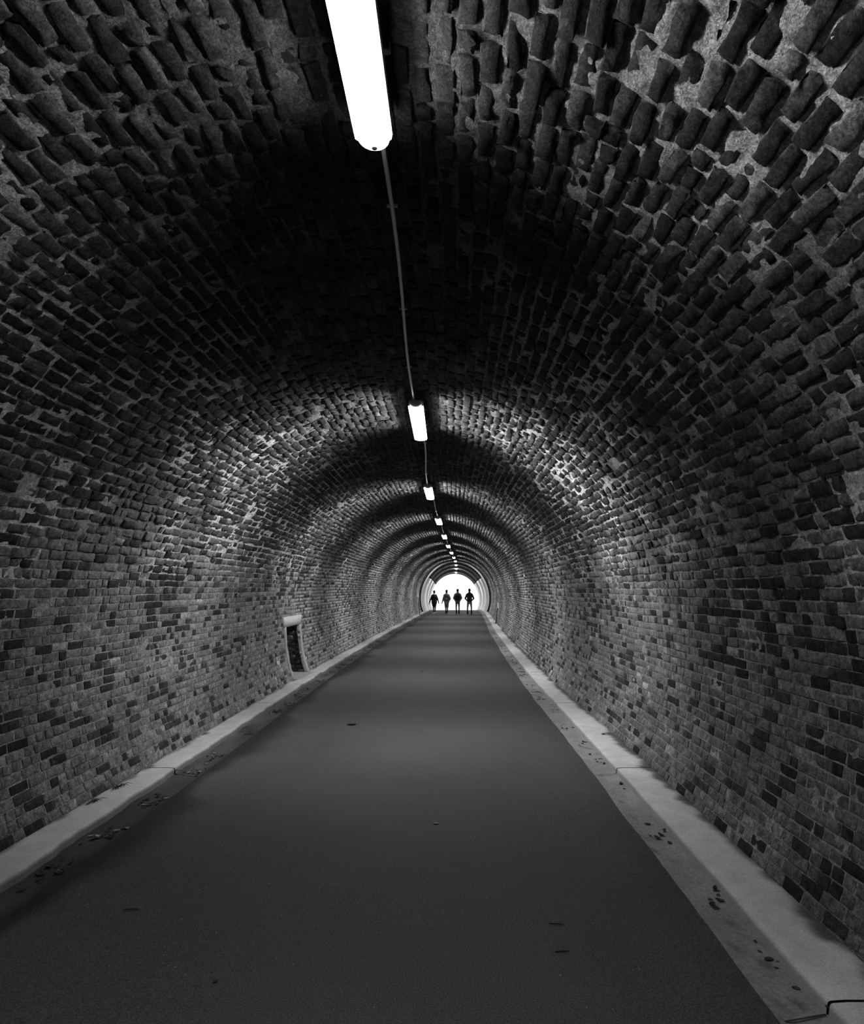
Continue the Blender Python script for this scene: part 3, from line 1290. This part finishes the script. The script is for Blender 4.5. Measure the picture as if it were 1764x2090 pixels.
def one_leaf(xp, yp, ln, rot, lab, mt=M_LEAF):
    h = CAM_H
    y = F_PX * (h - .008) / (yp - 1200)
    x = px(xp, y)
    z = ground_z(x, y)
    if z > .03:
        y = F_PX * (h - LEDGE) / (yp - 1200)
        x = px(xp, y)
    p = PB()
    leaf_mesh(p, 0, 0, 0, ln, rot, .3)
    o = p.build('fallen_leaf', mt)
    o.location = (x, y, z + .002)
    tag(o, lab, 'leaf')


one_leaf(718, 1480, .14, 0.0, 'dark flat leaf lying alone on the middle of the road')
one_leaf(863, 1371, .06, .6, 'tiny dark leaf far along the road centre')
one_leaf(440, 2004, .028, .8, 'small dark leaf on the near asphalt at bottom left')
one_leaf(890, 1682, .05, .1, 'small pale leaf on the road just below centre', M_LEAFP)
one_leaf(238, 1587, .07, .4, 'curled pale leaf on the left ledge by the wall', M_LEAFP)
one_leaf(1232, 1500, .06, .2, 'small dark leaf on the right pale ledge')


def twig(xp, yp, ln, rot, lab, onledge=False):
    h = CAM_H - (LEDGE if onledge else .008)
    y = F_PX * h / (yp - 1200)
    x = px(xp, y)
    p = PB()
    d = np.array([math.cos(rot), math.sin(rot), 0])
    nn = np.array([-d[1], d[0], 0])
    p.loft([-d * ln / 2, nn * ln * .06, d * ln / 2], [.003, .0035, .002], n=7, ref=(0, 0, 1))
    p.loft([nn * ln * .05, d * ln * .15 + nn * ln * .16], [.0022, .0015], n=6, ref=(0, 0, 1))
    o = p.build('twig', M_TWIG, None, True)
    o.location = (x, y, (LEDGE + .008) if onledge else .014)
    tag(o, lab, 'twig')


twig(268, 1858, .09, .05, 'thin dark twig on the near asphalt at lower left')
twig(1148, 1944, .07, .1, 'lower of two short dark twigs on the near asphalt at lower right')
twig(1137, 1888, .08, -.15, 'upper of two short dark twigs on the near asphalt at lower right')

# small weed tufts growing where the left wall meets the ledge
def weed(xp, yp, label, seed, n=16, size=.10):
    y = F_PX * (CAM_H - LEDGE) / (yp - 1200)
    x = float(cen(y)) - 2.455
    p = PB()
    r = random.Random(seed)
    for k in range(n):
        a = r.uniform(-1.3, 1.3)
        l = size * r.uniform(.5, 1.2)
        d = np.array([math.cos(a) * .8, math.sin(a) * .9, r.uniform(.05, .7)])
        d /= np.linalg.norm(d)
        p0 = np.array([r.uniform(-.015, .02), r.uniform(-.06, .06), 0])
        p.loft([p0, p0 + d * l * .55, p0 + d * l + np.array([0, 0, -.3 * l])], [.003, .0028, .0012], n=5, ref=(0, 0, 1))
    o = p.build('weed_tuft', M_LEAF, None, True)
    o.location = (x, y, LEDGE + .008)
    tag(o, label, 'weed')


weed(262, 1608, 'dark dry weed tuft at the foot of the left wall beside a joint', 1)
weed(182, 1640, 'smaller dry weed tuft at the foot of the left wall, nearer the camera', 2, 10, .08)

for o in scn.objects:
    if o.type == 'MESH' and o.parent is None and 'label' not in o and 'kind' not in o:
        print('UNTAGGED', o.name)
